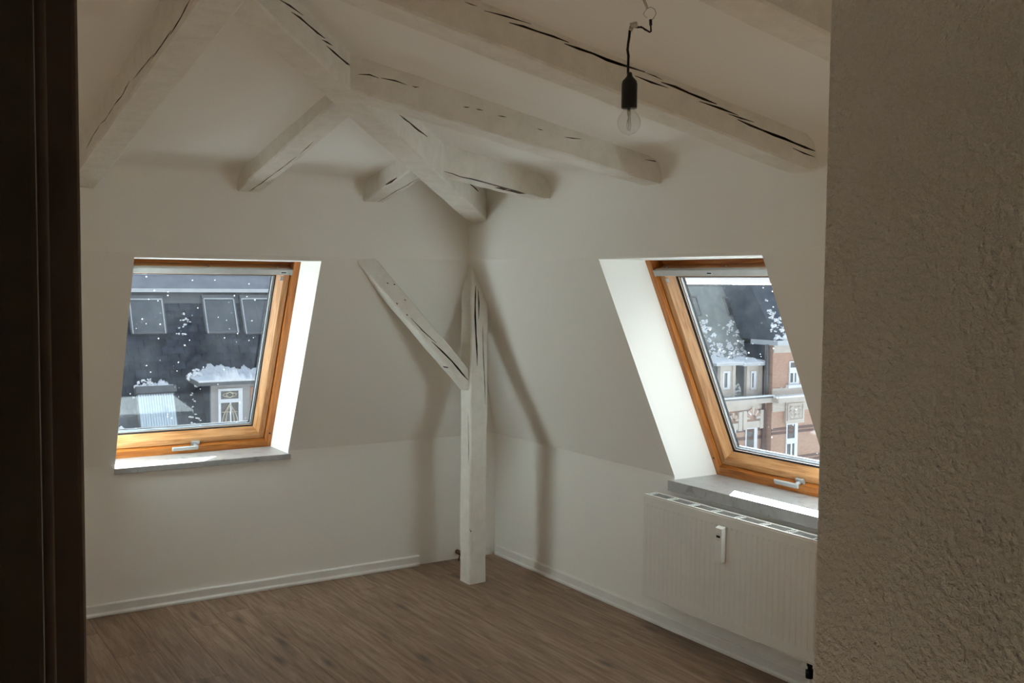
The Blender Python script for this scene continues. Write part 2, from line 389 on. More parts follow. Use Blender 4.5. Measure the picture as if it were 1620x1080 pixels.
# floor: a dark base and single planks running away from the left window
fl = tag(G().box((XL-.15, YN-.15, -.2), (TH, TH, -.012)).out('floor', plain('dark_underlay', (.03,.024,.02,1), .9)), kind='structure')
PM[fl.name] = Matrix()
PW, PL = .193, 1.383
pm = {}
def plank(x, y0, y1):
    L = round(y1-y0, 3)
    if L not in pm:
        g_ = G(); e = .0006; c_ = .0008; hw = PW/2-e/2; hl = L/2-e/2
        g_.add([(-hw,-hl,-.014),(hw,-hl,-.014),(hw,hl,-.014),(-hw,hl,-.014),(-hw,-hl,-c_),(hw,-hl,-c_),(hw,hl,-c_),(-hw,hl,-c_),
                (-hw+c_,-hl+c_,0),(hw-c_,-hl+c_,0),(hw-c_,hl-c_,0),(-hw+c_,hl-c_,0)],
               [(0,1,5,4),(1,2,6,5),(2,3,7,6),(3,0,4,7),(4,5,9,8),(5,6,10,9),(6,7,11,10),(7,4,8,11),(8,9,10,11)])
        o = g_.out('plank', m_floor, fl, local=True); pm[L] = o.data
    else:
        o = bpy.data.objects.new('plank', pm[L]); link(o, fl)
    o.location = (x, (y0+y1)/2, 0)
rnd = random.Random(3)
x = -PW/2 + .02; i = 0
while x > XL:
    y = .02; first = rnd.choice((.46, .92, .691, 1.15, .3))
    yend = YW if x > XW + .1 else YN
    L = first
    while y > yend:
        y1 = max(y-L, yend); 
        if y - y1 > .05: plank(x, round(y1, 3), round(y, 3))
        y = y1; L = PL
    x -= PW; i += 1

# skirting
def skirting(name, p0, p1, inward, h=.062, t=.016):
    p0, p1, n = Vector(p0), Vector(p1), Vector(inward)
    prof = [(0,0), (t+.008,0), (t+.008,.010), (t+.002,.017), (t,.020), (t,h-.006), (t-.006,h), (0,h)]
    vs = [p + n*o + Vector((0,0,z)) for p in (p0, p1) for o, z in prof]; k = len(prof)
    return mesh(name, vs, [tuple(range(k)), tuple(range(k, 2*k))] + [(i, (i+1)%k, k+(i+1)%k, k+i) for i in range(k)], m_white)
tag(skirting('baseboard_left', (XL, 0, 0), (-.556, 0, 0), (0,-1,0)), kind='structure')
tag(skirting('baseboard_right', (0, -.035, 0), (0, YW, 0), (-1,0,0)), kind='structure')
tag(skirting('baseboard_corner', (-.268, 0, 0), (-.03, 0, 0), (0,-1,0), .052, .012), kind='structure')
# the bare joint between wall and floor where the skirting is missing
r_ = empty('pipe_stub', (-.29, -.02, 0)); tag(r_, 'small rusty pipe stub sticking out of the wall behind the white post', 'pipe')
G().tube([(-.28, .01, .045), (-.285, -.03, .048), (-.287, -.055, .047)], [.014, .015, .013], 10).out('pipe_end', m_rust, r_, True)
G().tube([(-.286, -.045, .036), (-.292, -.047, .015), (-.297, -.05, 0)], [.004, .005, .006], 8).out('drip', m_rust, r_, True)

# ------------------------------------------------------------------ windows in the slopes
def window(name, mtx, u0, u1, vb, vt, wf, logo_u):
    e = empty(name, mtx=mtx); tag(e, kind='structure')
    # frame flush with the reveal, its lower rail runs down behind the sill
    fb, ft = vb-.15, vt+.06
    iu0, iu1, iv0, iv1 = u0+.036, u1-.036, vb, vt
    vs = []; fs = []; uv = []
    def ringp(o): return (u0-.03 if o else iu0), 0
    prof = [(wf-.11), wf]
    outer = [(u0-.012, fb), (u1+.012, fb), (u1+.012, ft+.03), (u0-.012, ft+.03)]; inner = [(iu0, iv0), (iu1, iv0), (iu1, ft), (iu0, ft)]
    for w in (wf-.11, wf):
        vs += [(a, b, w) for a, b in outer] + [(a, b, w) for a, b in inner]
    for k in range(4):
        j = (k+1) % 4; L = (u1-u0) if k % 2 == 0 else (vt-vb)
        for q, s0, s1 in (((4+k, 4+j, 12+j, 12+k), .0, .11), ((8+k, 8+j, 12+j, 12+k), .12, .17), ((k, j, 8+j, 8+k), .2, .31), ((k, j, 4+j, 4+k), .33, .38)):
            fs.append(q); a = k*1.7
            uv += [(a, s0+k*.5), (a+L, s0+k*.5), (a+L, s1+k*.5), (a, s1+k*.5)]
    me = bpy.data.meshes.new('frame'); me.from_pydata(vs, [], fs); lay = me.uv_layers.new(name='UVMap')
    for i_, t_ in enumerate(uv): lay.data[i_].uv = t_
    me.materials.append(m_pine); fo = link(bpy.data.objects.new('frame', me), e)
    vs2 = [(a, b, w) for w in (wf-.125, wf-.070) for a, b in ((iu0-.01, iv1-.004), (iu1+.01, iv1-.004), (iu1+.01, ft+.02), (iu0-.01, ft+.02))]
    f2_ = [(0,3,2,1),(4,5,6,7),(0,1,5,4),(1,2,6,5),(2,3,7,6),(3,0,4,7)]
    mesh('head_rail', vs2, f2_, m_pine, e, False, [(vs2[i][0]*1.0+3, vs2[i][1]+vs2[i][2]) for q in f2_ for i in q], True)
    # sash, stepped towards the glass
    gp = .007; ws = wf-.022; wg = wf-.075
    sash = sweep('sash', iu0+gp, iu1-gp, iv0+gp, iv1-gp, [(0, ws-.06), (0, ws), (.034, ws), (.037, ws-.006), (.060, wg+.008), (.060, wg-.012)], m_pine2, e)
    sweep('gap_sun_block', iu0-.012, iu1+.012, iv0-.012, iv1+.012, [(0, wf-.112), (0, wf-.095), (.034, wf-.095), (.034, wf-.112)], m_gask, e)  # black ring added behind the sash gap to stop sun leaking in
    GU0, GU1, GV0, GV1 = iu0+gp+.060, iu1-gp-.060, iv0+gp+.060, iv1-gp-.060
    sweep('gasket', GU0-.002, GU1+.002, GV0-.002, GV1+.002, [(0, wg-.004), (0, wg+.009), (.005, wg+.008), (.005, wg-.004)], m_gask, sash)
    sweep('spacer', GU0+.003, GU1-.003, GV0+.003, GV1-.003, [(0, wg-.02), (0, wg-.006), (.010, wg-.006), (.010, wg-.02)], m_spacer, sash)
    sweep('outer_gasket', GU0+.012, GU1-.012, GV0+.012, GV1-.012, [(0, wg-.03), (0, wg-.02), (.004, wg-.02), (.004, wg-.03)], m_gask, sash)
    G().box((GU0-.002, GV0-.002, wg-.0045), (GU1+.002, GV1+.002, wg-.0015)).out('glass_pane', m_glass, e, local=True)
    # ventilation flap along the top of the sash, its end caps and screws
    vf = bevel(G().add(*bar_shape(iu0+.004, iu1-.004, iv1-.034, iv1-.004, ws-.004, ws+.026)).out('vent_flap', m_alu, e, local=True), .003)
    for a in (iu0+.004, iu1-.012): G().box((a, iv1-.035, ws-.004), (a+.008, iv1-.003, ws+.028)).out('end_cap', m_alu, vf, local=True)
    for fr_ in (.12, .5, .88): G().lathe((0,0,0), [(.005,0),(.005,.004)], 10).out('screw', m_steel, e, local=True).location = (u0+(u1-u0)*fr_, iv1+.004, ws+.004)
    # rating plate on the flap: small print too fine to read
    G().box((logo_u-.018, iv1-.027, ws+.0258), (logo_u+.018, iv1-.011, ws+.0272)).out('type_plate', m_zincl, vf, local=True)
    G().box((logo_u-.014, iv1-.022, ws+.0270), (logo_u+.014, iv1-.016, ws+.0277)).out('plate_print', m_disp, vf, local=True)
    # hinge plates at the top corners of the sash
    for a in (iu0+gp+.036, iu1-gp-.052): G().box((a, iv1-.078, ws-.004), (a+.016, iv1-.056, ws+.003)).out('corner_fitting', m_steel, e, local=True)
    # lever handle on the lower rail
    uc = (u0+u1)/2; hd = empty_part('handle', e)
    bevel(G().box((uc+.028, iv0-.012, ws+.0), (uc+.075, iv0+.026, ws+.016)).out('base_plate', m_steel, hd, local=True), .003)
    G().tube([(uc+.05, iv0+.006, ws+.01), (uc+.05, iv0+.006, ws+.042)], .011, 12).out('spindle', m_steel, hd, local=True)
    bevel(G().add(*bar_shape(uc-.085, uc+.062, iv0-.010, iv0+.014, ws+.034, ws+.046)).out('lever', m_alu, hd, local=True), .004)
    for a, b in ((u0+.018, iv0+.05), (u1-.018, iv0+.05)): G().lathe((0,0,0), [(.006,0),(.006,.002)], 10).out('frame_screw', m_black, e, local=True).location = (a, b, wf-.0005)
    return e
def bar_shape(a0, a1, b0, b1, w0, w1):
    return ([(a0,b0,w0),(a1,b0,w0),(a1,b1,w0),(a0,b1,w0),(a0,b0,w1),(a1,b0,w1),(a1,b1,w1),(a0,b1,w1)], [(0,3,2,1),(4,5,6,7),(0,1,5,4),(1,2,6,5),(2,3,7,6),(3,0,4,7)])
def empty_part(name, parent):
    # a handle is a rosette with its lever: the rosette mesh is the part, the others hang under it
    return parent_mesh(name, parent)
def parent_mesh(name, parent):
    o = bpy.data.objects.new(name, None); o.empty_display_size = .05; link(o, parent); return o
MA = Matrix(((1,0,0,0), (0,-LN*C,-C,0), (0,C,-LN*C,ZK), (0,0,0,1)))
MB = Matrix(((0,-LN*C,-C,0), (-1,0,0,0), (0,C,-LN*C,ZK), (0,0,0,1)))
window('window_1', MA, A0-.055, A1, -.098, 1.018, -.265, A1-.09)
window('window_2', MB, -B1, -B0, -.085, 1.028, -.258, -B1+.42)
s1 = bevel(G().box((A0-.004, -.012, .737), (A1+.012, .345, .768)).out('window_sill', m_marble), .002)
tag(s1, 'thin grey veined marble sill under the window without a radiator', 'window sill')
s2 = bevel(G().box((-.034, B0-.03, .716), (.345, B1+.016, .770)).out('window_sill', m_marble), .002)
tag(s2, 'thick grey veined marble sill above the white radiator', 'window sill')

# ------------------------------------------------------------------ timbers
def cut_cracks(o, cracks, n, c, depth=.055, wk=.85):
    """split the timber along pixel polylines lying on the face n.P = c (n points out of the timber)"""
    n = Vector(n).normalized(); g_ = G()
    for pts, wpx in cracks:
        Q = [hit(x, y, n, c) for x, y in pts]
        # resample
        R = []
        for a, b in zip(Q, Q[1:]):
            k = max(1, int((b-a).length/.05))
            R += [a.lerp(b, t/k) for t in range(k)]
        R.append(Q[-1]); N = len(R)
        if N < 3: R = [R[0], R[0].lerp(R[-1], .5), R[-1]]; N = 3
        L_, R_ = [], []
        for i, p in enumerate(R):
            t = (R[min(i+1,N-1)] - R[max(i-1,0)]).normalized(); s_ = n.cross(t)
            f = i/(N-1); wid = wpx*wk*(p-CAM).length/F*.5*(.25 + .75*math.sin(math.pi*f)**.45)*(1+.25*math.sin(i*2.3))
            j = (random.random()-.5)*.004
            L_.append(p + s_*(wid+j)); R_.append(p - s_*(wid-j))
        k = N; vs = [q + n*.004 for q in L_] + [q + n*.004 for q in R_] + [q - n*depth for q in L_] + [q - n*depth for q in R_]
        fs = []
        for i in range(N-1):
            fs += [(i, i+1, k+i+1, k+i), (2*k+i, 3*k+i, 3*k+i+1, 2*k+i+1), (i, 2*k+i, 2*k+i+1, i+1), (k+i, k+i+1, 3*k+i+1, 3*k+i)]
        fs += [(0, k, 3*k, 2*k), (k-1, 3*k-1, 4*k-1, 2*k-1)]
        g_.add(vs, fs)
    cut = g_.out('cutter', m_crack)
    md = o.modifiers.new('cracks', 'BOOLEAN'); md.object = cut; md.operation = 'DIFFERENCE'; md.solver = 'EXACT'; md.use_self = True; md.material_mode = 'TRANSFER'
    bpy.context.view_layer.update()
    dg = bpy.context.evaluated_depsgraph_get(); me = bpy.data.meshes.new_from_object(o.evaluated_get(dg))
    o.modifiers.remove(md); old = o.data
    if len(me.polygons) > len(old.polygons): o.data = me
    bpy.data.objects.remove(cut)
def timber(name, sec0, sec1, label, group=None, seg=14, jit=.0025, cat='beam'):
    """four-cornered timber from section sec0 to sec1, edges slightly uneven and chamfered"""
    sec0 = [Vector(p) for p in sec0]; sec1 = [Vector(p) for p in sec1]
    rn = random.Random(name + label); vs = []; fs = []
    def cham(sc):
        out = []
        for i in range(4):
            p, a, b = sc[i], sc[i-1], sc[(i+1) % 4]
            out += [p + (a-p).normalized()*.007, p + (b-p).normalized()*.007]
        return out
    c0, c1 = cham(sec0), cham(sec1)
    for s_ in range(seg+1):
        t = s_/seg; ja = [Vector((rn.uniform(-jit,jit), rn.uniform(-jit,jit), rn.uniform(-jit,jit))) for _ in range(4)]
        for i in range(8): vs.append(c0[i].lerp(c1[i], t) + ja[i//2])
    for s_ in range(seg):
        for i in range(8): fs.append((s_*8+i, s_*8+(i+1)%8, (s_+1)*8+(i+1)%8, (s_+1)*8+i))
    fs += [tuple(range(8))[::-1], tuple(seg*8+i for i in range(8))]
    o = mesh(name, vs, fs, m_beam); return tag(o, label, cat, group)
ZB = 2.18
BWD, BH = .125, .2
def rafter_b(y, x1, label, zb=ZB, tp=TP):      # runs from the right wall up to the hip
    f = lambda x: zb + tp*(-x - UO)
    sec = lambda x: [(x, y, f(x)), (x, y+BWD, f(x)), (x, y+BWD, f(x)+BH), (x, y, f(x)+BH)]
    return timber('rafter', sec(-UO+.05), sec(x1), label, 'rafters under the ceiling')
def rafter_a(x, y1, label, zb=ZB, tp=TP):      # runs from the left wall up to the hip
    f = lambda y: zb + tp*(-y - UO)
    sec = lambda y: [(x, y, f(y)), (x+BWD, y, f(y)), (x+BWD, y, f(y)+BH), (x, y, f(y)+BH)]
    return timber('rafter', sec(-UO+.05), sec(y1), label, 'rafters under the ceiling')
b0 = rafter_b(-3.86, -3.69, 'dark shaded rafter meeting the rough plaster partition', 2.175, .19)
b1 = rafter_b(-3.01, -2.84, 'long white rafter behind the bulb, split by one long black crack', 2.171, .195)
cut_cracks(b1, [([(764,-2),(790,8),(815,18)],2.2), ([(766,16),(800,26),(840,38)],2.6), ([(805,35),(850,49),(900,66)],4), ([(893,68),(960,94),(1020,115)],5),
    ([(1004,120),(1030,130),(1057,140)],3.4), ([(1046,129),(1090,147),(1134,164)],4.6), ([(1106,160),(1140,172),(1169,182)],3.6), ([(1152,180),(1172,187),(1193,193)],2.6),
    ([(1167,189),(1225,213),(1289,239)],4.6), ([(1254,234),(1272,242),(1289,249)],2.4), ([(735,3),(745,6),(755,10)],1.5), ([(1020,115),(1035,121),(1048,127)],1.8)], (0,-1,0), 3.01)
b2 = rafter_b(-2.165, -1.99, 'white rafter with a fine crack beside its joint to the hip beam', 2.190, .165)
cut_cracks(b2, [([(567,117),(585,119),(600,123)],2), ([(603,123),(625,128),(645,134)],2.2), ([(652,136),(657,137),(663,138)],1.8), ([(733,169),(738,170),(743,170)],1.4), ([(753,172),(758,173.5),(764,175)],1.5),
    ([(788,183),(795,184),(801,186)],1.5), ([(850,204),(855,205),(860,206)],1.3), ([(893,216),(905,219),(920,220)],1.7), ([(1020,253),(1034,255),(1046,258)],1.6)], (0,-1,0), 2.165)
b3 = rafter_b(-1.325, -1.15, 'shortest white rafter on the radiator side, crack along its lower edge', 2.178, .145)
cut_cracks(b3, [([(700,270.5),(730,279),(760,286),(800,297),(850,311)],1.6), ([(860,262),(866,264),(872,266)],1.1)], (0,-1,0), 1.325, .05)
a3 = rafter_a(-2.64, -2.705, 'white rafter with a long ragged crack nearest the dark door frame', 2.175, .165)
cut_cracks(a3, [([(300,0),(285,27),(268,54)],4), ([(270,48),(255,72),(240,92)],3), ([(243,86),(228,104),(210,125)],2), ([(205,128),(192,152),(180,168)],2.6), ([(180,168),(165,190),(158,196)],1.8), ([(158,197),(148,213),(137,236)],2)], (-1,0,0), 2.64)
a2 = rafter_a(-1.85, -1.915, 'white rafter above the window, a single crack along its underside', 2.20, .21)
fn = Vector((0, -.21, -1)).normalized(); cA = fn.dot(Vector((0, -UO, 2.20)))
cut_cracks(a2, [([(393,304),(412,290),(432,276)],2), ([(432,276),(450,262),(468,248)],1.7), ([(474,244),(485,234),(497,224)],1.5)], fn, cA)
a1 = rafter_a(-1.165, -1.23, 'shortest white rafter on the window side, close above the brace', 2.185, .205)
fn = Vector((0, -.205, -1)).normalized(); cA = fn.dot(Vector((0, -UO, 2.185)))
cut_cracks(a1, [([(598,319),(630,300),(668,280)],1.5), ([(610,295),(630,282),(640,274)],1.8)], fn, cA, .012)
# hip beam along the diagonal
hw = .06; q2 = math.sqrt(.5)
def hsec(d, dz=0):
    z = 2.315 + .225*(d-1.5); p = Vector((-d, -d-.115, z)); s_ = Vector((q2, -q2, 0))
    return [p - s_*hw, p + s_*hw, p + s_*hw + Vector((0,0,.24)), p - s_*hw + Vector((0,0,.24))]
hip = timber('hip_rafter', hsec(UO-.08), hsec(4.0), 'white diagonal hip beam that the shorter rafters join, rising from the corner', seg=24)
cut_cracks(hip, [([(442,-2),(460,10),(480,24)],3.2), ([(462,18),(488,40),(515,61)],4), ([(510,62),(518,67),(527,73)],3), ([(517,73),(540,92),(563,112)],4),
    ([(632,182),(655,200),(676,217)],3.6), ([(740,288),(748,295),(757,303)],3)], (q2,-q2,0), .115*q2+hw)

# corner post and brace
post = timber('corner_post', [(-.50,-.53,0),(-.385,-.53,0),(-.385,-.415,0),(-.50,-.415,0)], [(-.50,-.53,1.96),(-.385,-.53,1.96),(-.385,-.415,1.96),(-.50,-.415,1.96)],
    'white upright post standing free in the room corner', cat='post', jit=.0022)
cut_cracks(post, [([(752,452),(752,500),(754,545),(755,578)],3.4), ([(755.5,458),(757,480),(756.5,505)],2.2), ([(764,515),(765,560),(768,640)],1.4)], (0,-1,0), .53)
cut_cracks(post, [([(740,655),(741,690),(741,735)],1.6), ([(742,835),(744,850),(743,870)],1.2)], (-1,0,0), .50, .012)
dv = Vector((-1.057+.505, 0, 1.85-1.269)).normalized(); pv = Vector((-dv.z, 0, dv.x))   # along / across (points down-left)
tb = Vector((-.505, 0, 1.269)); hgt = abs((Vector((-.504,0,1.134))-tb).dot(pv))
if pv.z > 0: pv = -pv
s0 = tb - dv*.16; s1_ = tb + dv*.95
br = timber('diagonal_brace', [s0+Vector((0,-.506,0)), s0+pv*hgt+Vector((0,-.506,0)), s0+pv*hgt+Vector((0,-.41,0)), s0+Vector((0,-.41,0))],
    [s1_+Vector((0,-.506,0)), s1_+pv*hgt+Vector((0,-.506,0)), s1_+pv*hgt+Vector((0,-.41,0)), s1_+Vector((0,-.41,0))],
    'white slanting brace running from the corner post up into the sloping wall', cat='brace')
cut_cracks(br, [([(650,503),(668,522),(690,543)],1.8), ([(683,540),(700,556),(715,572),(741,601)],3.2)] + [([(a-1.2,b-1.2),(a,b),(a+1.2,b+1.2)],2) for a, b in ((613,448),(624,450),(628,480),(641,474),(644,498),(680,550),(709,581))], (0,-1,0), .506)
# ------------------------------------------------------------------ radiator
ra = empty('radiator', (-.08, -2.2, .175)); tag(ra, 'white ribbed panel radiator hanging under the marble sill', 'radiator')
RY0, RY1, RZ0, RZ1, RX = -2.835, -1.63, .172, .692, -.125
# front panel with pressed vertical ribs
nr = 36; pitch = (RY1-RY0-.03)/nr; ys = [RY0, RY0+.015]; dx = [0, 0]
for i in range(nr):
    y_ = RY0+.015+i*pitch
    for f_, d_ in ((.18, 0), (.30, 1), (.70, 1), (.82, 0)): ys.append(y_+f_*pitch); dx.append(d_)
ys += [RY1-.015, RY1]; dx += [0, 0]
zs = [RZ0, RZ0+.006, RZ0+.045, RZ0+.062, RZ1-.055, RZ1-.045, RZ1-.006, RZ1]; zf = [0, 0, 0, 1, 1, 0, 0, 0]; edge = [.004, 0, 0, 0, 0, 0, 0, .004]
vs = []; fs = []
for y_, d_ in zip(ys, dx):
    for z_, f_, e_ in zip(zs, zf, edge): vs.append((RX + e_ + .0024*d_*f_, y_, z_))
nz = len(zs)
for i in range(len(ys)-1):
    for j in range(nz-1): fs.append((i*nz+j, (i+1)*nz+j, (i+1)*nz+j+1, i*nz+j+1))
fp = mesh('front_panel', vs, fs, m_rad, ra)
G().box((-.045, RY0, RZ0), (-.042, RY1, RZ1)).out('back_panel', m_rad, ra)
for y_ in (RY0-.001, RY1-.002): G().box((RX+.001, y_, RZ0-.001), (-.04, y_+.003, RZ1+.001)).out('side_panel', m_rad, ra)
G().box((RX, RY0, RZ0-.004), (RX+.012, RY1, RZ0+.002)).out('lower_lip', m_white, ra)
gr = G().box((RX+.001, RY0, RZ1-.001), (RX+.014, RY1, RZ1+.004)).box((-.055, RY0, RZ1-.001), (-.04, RY1, RZ1+.004)).out('top_grille', m_rad, ra)
gs = G(); 
for k in range(5): gs.box((RX+.018+k*.0115, RY0, RZ1-.004), (RX+.0215+k*.0115, RY1, RZ1+.002))
gs.out('shade_grey_slats', m_alu, ra)  # greyer than the enamel: shade on the grille put into the colour
PM[gr.name] = Matrix()
y_ = RY1-.006
while y_ > RY0:
    for d_ in (0, .022): 
        if y_-d_-.006 > RY0: G().box((RX+.012, y_-d_-.006, RZ1-.004), (-.05, y_-d_, RZ1+.0045)).out('cross_bar', m_rad, gr)
    y_ -= .152
G().box((RX+.012, RY0+.01, RZ0+.02), (-.05, RY1-.01, RZ1-.03)).out('convector_core', m_zinc, ra)
for y_ in (-1.85, -2.6): G().box((-.045, y_-.02, .25), (.005, y_+.02, .62)).out('wall_bracket', m_rad, ra)
# heat meter clipped to the front
hm = bevel(G().add([(RX-.002,-2.165,.478),(RX-.002,-2.213,.478),(RX-.002,-2.213,.646),(RX-.002,-2.165,.646),(RX-.026,-2.168,.480),(RX-.026,-2.210,.480),(RX-.026,-2.210,.638),(RX-.026,-2.168,.638)],
    [(0,3,2,1),(4,5,6,7),(0,1,5,4),(1,2,6,5),(2,3,7,6),(3,0,4,7)]).out('heat_meter', m_white, ra), .002)
G().box((RX-.0262,-2.177,.594), (RX-.0270,-2.201,.605)).out('display', m_disp, hm)
G().box((RX-.0262,-2.178,.584), (RX-.0268,-2.200,.5865)).out('print_line', m_steel, hm)
G().box((RX-.0262,-2.180,.612), (RX-.0267,-2.198,.6135)).out('print_line', m_steel, hm)
G().lathe((RX-.026,-2.189,.578), [(.0022,0),(.0022,.001)], 8).out('sensor', m_steel, hm)
# valve and connection at the lower right
vy = hit(1281, 1050, (1,0,0), -.085).y
vt_ = empty('radiator_valve', (-.085, vy, 0)); tag(vt_, 'dark pipe valve with white cap below the radiator end', 'valve')
G().tube([(-.085, vy, .18), (-.085, vy, .105)], .012, 12).out('valve_body', m_black, vt_, True)
G().tube([(-.085, vy, .125), (-.085, vy, .09)], .017, 12).out('union_nut', m_black, vt_, True)
G().tube([(-.085, vy, .10), (-.085, vy, -.005)], .0085, 10).out('supply_pipe', m_white, vt_, True)
G().tube([(-.085, vy, .135), (-.085, vy+.035, .135)], [.013, .013], 12).out('cap', m_white, vt_, True)
G().tube([(-.085, vy-.05, .18), (-.085, vy-.05, -.005)], .0085, 10).out('return_pipe', m_white, vt_, True)
G().box((-.10, vy-.066, .095), (-.07, vy-.032, .135)).out('shut_off_block', m_white, vt_)

# ------------------------------------------------------------------ bulb on its flex
DL = 2.6
def lp(x, y, d=DL): return CAM + ray(x, y)*d
bc = lp(995, 192)
pl = empty('pendant_lamp', (bc.x, bc.y, bc.z)); tag(pl, 'bare clear light bulb in a black socket hanging on a thin black flex', 'lamp')
sx = 1.0*DL/F
def lz(y): return lp(994, y).z
bt, bb = lz(172), lz(214)
R_ = .0298
prof = [(.0005, lz(214.5)-bc.z)]
for k in range(1, 13):
    a = -math.pi/2 + k*math.pi*.70/12; prof.append((R_*math.cos(a), -.004 + R_*math.sin(a)))
prof += [(.0150, lz(175)-bc.z), (.0135, lz(168)-bc.z)]
prof.sort(key=lambda q: q[1])
bl = G().lathe(bc, prof, 32).out('bulb', m_bulb, pl, True)
G().lathe(bc, [(.0045, lz(172)-bc.z), (.0055, lz(180)-bc.z), (.003, lz(186)-bc.z), (.0025, lz(196)-bc.z)][::-1], 12).out('glass_stem', m_clear, bl, True)
G().tube([(bc.x+dx_, bc.y-dx_*.6, lz(y_)) for dx_, y_ in ((.003,184),(.0045,200),(.002,207),(-.003,205),(-.0045,196),(-.002,186))], .0007, 6).out('filament', m_steel, bl, True)
G().tube([(bc.x, bc.y, lz(171)), (bc.x, bc.y, lz(206))], .0011, 6).out('support_wire', m_steel, bl, True)
sk = [(.0195, lz(171.5)-bc.z), (.0202, lz(170)-bc.z), (.0202, lz(134)-bc.z), (.0185, lz(129)-bc.z), (.011, lz(124)-bc.z), (.0075, lz(121)-bc.z), (.006, lz(116)-bc.z), (.0035, lz(115)-bc.z)]
G().lathe(bc, sk, 28).out('socket', m_black, pl, True)
P_ = [lp(*q) for q in ((993.5,117),(993.8,100),(994.2,88),(992.8,79),(993.6,70),(995.5,58),(996.5,47),(998,42))]
G().tube(P_, .0034, 10).out('flex', m_black, pl, True)
tbk = G(); t0, t1 = lp(997, 41), lp(1008, 39)
tbk.tube([t0, t1], .0075, 8); tbk.tube([lp(999,44), lp(997,49)], .0055, 8)
tbk.out('terminal_block', m_clear, pl, True)
G().tube([lp(*q) for q in ((1005,42),(1012,43),(1017,44),(1023,48),(1028,51),(1030,50),(1029.5,42),(1029,34))], .0022, 8).out('upper_flex', m_black, pl, True)
G().tube([lp(*q) for q in ((1003,43),(1010,44),(1014,42),(1020,47),(1026,50),(1029,51))], .0018, 8).out('earth_wire', m_black, pl, True)
G().tube([lp(*q) for q in ((1029.5,40),(1029.2,31))], .004, 8).out('wire_sleeve', m_black, pl, True)
cg = lp(1022, 2)
top = Vector((cg.x, cg.y, cz(cg.x, cg.y)+.02))
G().tube([lp(*q) for q in ((1029,33),(1034,29),(1038,22),(1036,15),(1030,11),(1023,14),(1018,22),(1021,27),(1024,28))], .0009, 6).out('bare_wire', m_steel, pl, True)
G().tube([lp(1024, 13), lp(1021, 5), lp(1017,-4), top], [.003,.0035,.004,.005], 8).out('ceiling_wire', m_clear, pl, True)
G().tube([lp(1022, 10), lp(1018, 1), lp(1014,-6), top+Vector((-.004,0,0))], .0018, 8).out('copper_lead', m_copper, pl, True)
G().lathe(top, [(.028,-.032),(.030,-.026),(.022,-.010),(.012,.0)], 16).out('ceiling_rose', m_white, pl, True)

# ------------------------------------------------------------------ dark door frame beside the camera
dr = empty('door_1', (-3.37, -4.98, 0)); tag(dr, kind='structure')
ang = lambda px: YAW + math.atan((px-810)/F)
xa = lambda px, y: CAM.x + (y-CAM.y)*math.tan(ang(px))
bevel(G().box((-3.47, -4.96, 0), (xa(131, -4.96), -4.86, 2.14)).out('door_jamb', m_door, dr), .004, 3)
bevel(G().box((-3.50, -5.035, 0), (xa(63, -5.035), -4.955, 2.2)).out('casing', m_door2, dr), .003)
G().tube([(xa(68, -4.985), -4.985, 0), (xa(68, -4.985), -4.985, 2.14)], .0035, 10).out('bead', m_door, dr, True)
bevel(G().box((-3.47, -4.96, 2.10), (XW+.005, -4.86, 2.16)).out('head_jamb', m_door, dr), .003)

# ================================================================== outdoors
tag(G().box((-60, 1.5, -13), (90, 120, -12.7)).out('ground', m_street), kind='structure')
RL = .46; RN = Vector((0, -1, RL)).normalized(); RS = Vector((0, RL, 1)).normalized()
def ring_on(parent, name, x0, x1, zb, zt, Y0, Z0, mat, pane, t=.06, h=.10, edge=None):
    """roof window lying on the roof plane y = Y0 + RL*(z-Z0)"""
    def P3(x, z, w): return Vector((x, Y0+RL*(z-Z0), z)) + RN*w
    def quadbox(a0, a1, b0, b1, w0, w1): return [P3(a0,b0,w0),P3(a1,b0,w0),P3(a1,b1,w0),P3(a0,b1,w0),P3(a0,b0,w1),P3(a1,b0,w1),P3(a1,b1,w1),P3(a0,b1,w1)]
    fr_ = G(); fr_.hexa(quadbox(x0,x1,zb,zb+t,-.05,h)); fr_.hexa(quadbox(x0,x1,zt-t*1.6,zt,-.05,h*1.2)); fr_.hexa(quadbox(x0,x0+t,zb,zt,-.05,h)); fr_.hexa(quadbox(x1-t,x1,zb,zt,-.05,h))
    o = fr_.out(name, mat, parent)
    G().hexa(quadbox(x0+t,x1-t,zb+t,zt-t*1.6,-.02,h*.7)).out('pane', pane, o)
    if edge:
        G().hexa(quadbox(x0+t*.7,x0+t*1.15,zb,zt-t,h*.7,h*1.15)).out('edge_strip', edge, o)
        G().hexa(quadbox(x1-t*1.15,x1-t*.7,zb,zt-t,h*.7,h*1.15)).out('edge_strip', edge, o)
        G().hexa(quadbox(x0+t*.7,x1-t*.7,zt-t*2.1,zt-t*1.5,h*.7,h*1.15)).out('edge_strip', edge, o)
    return o, quadbox
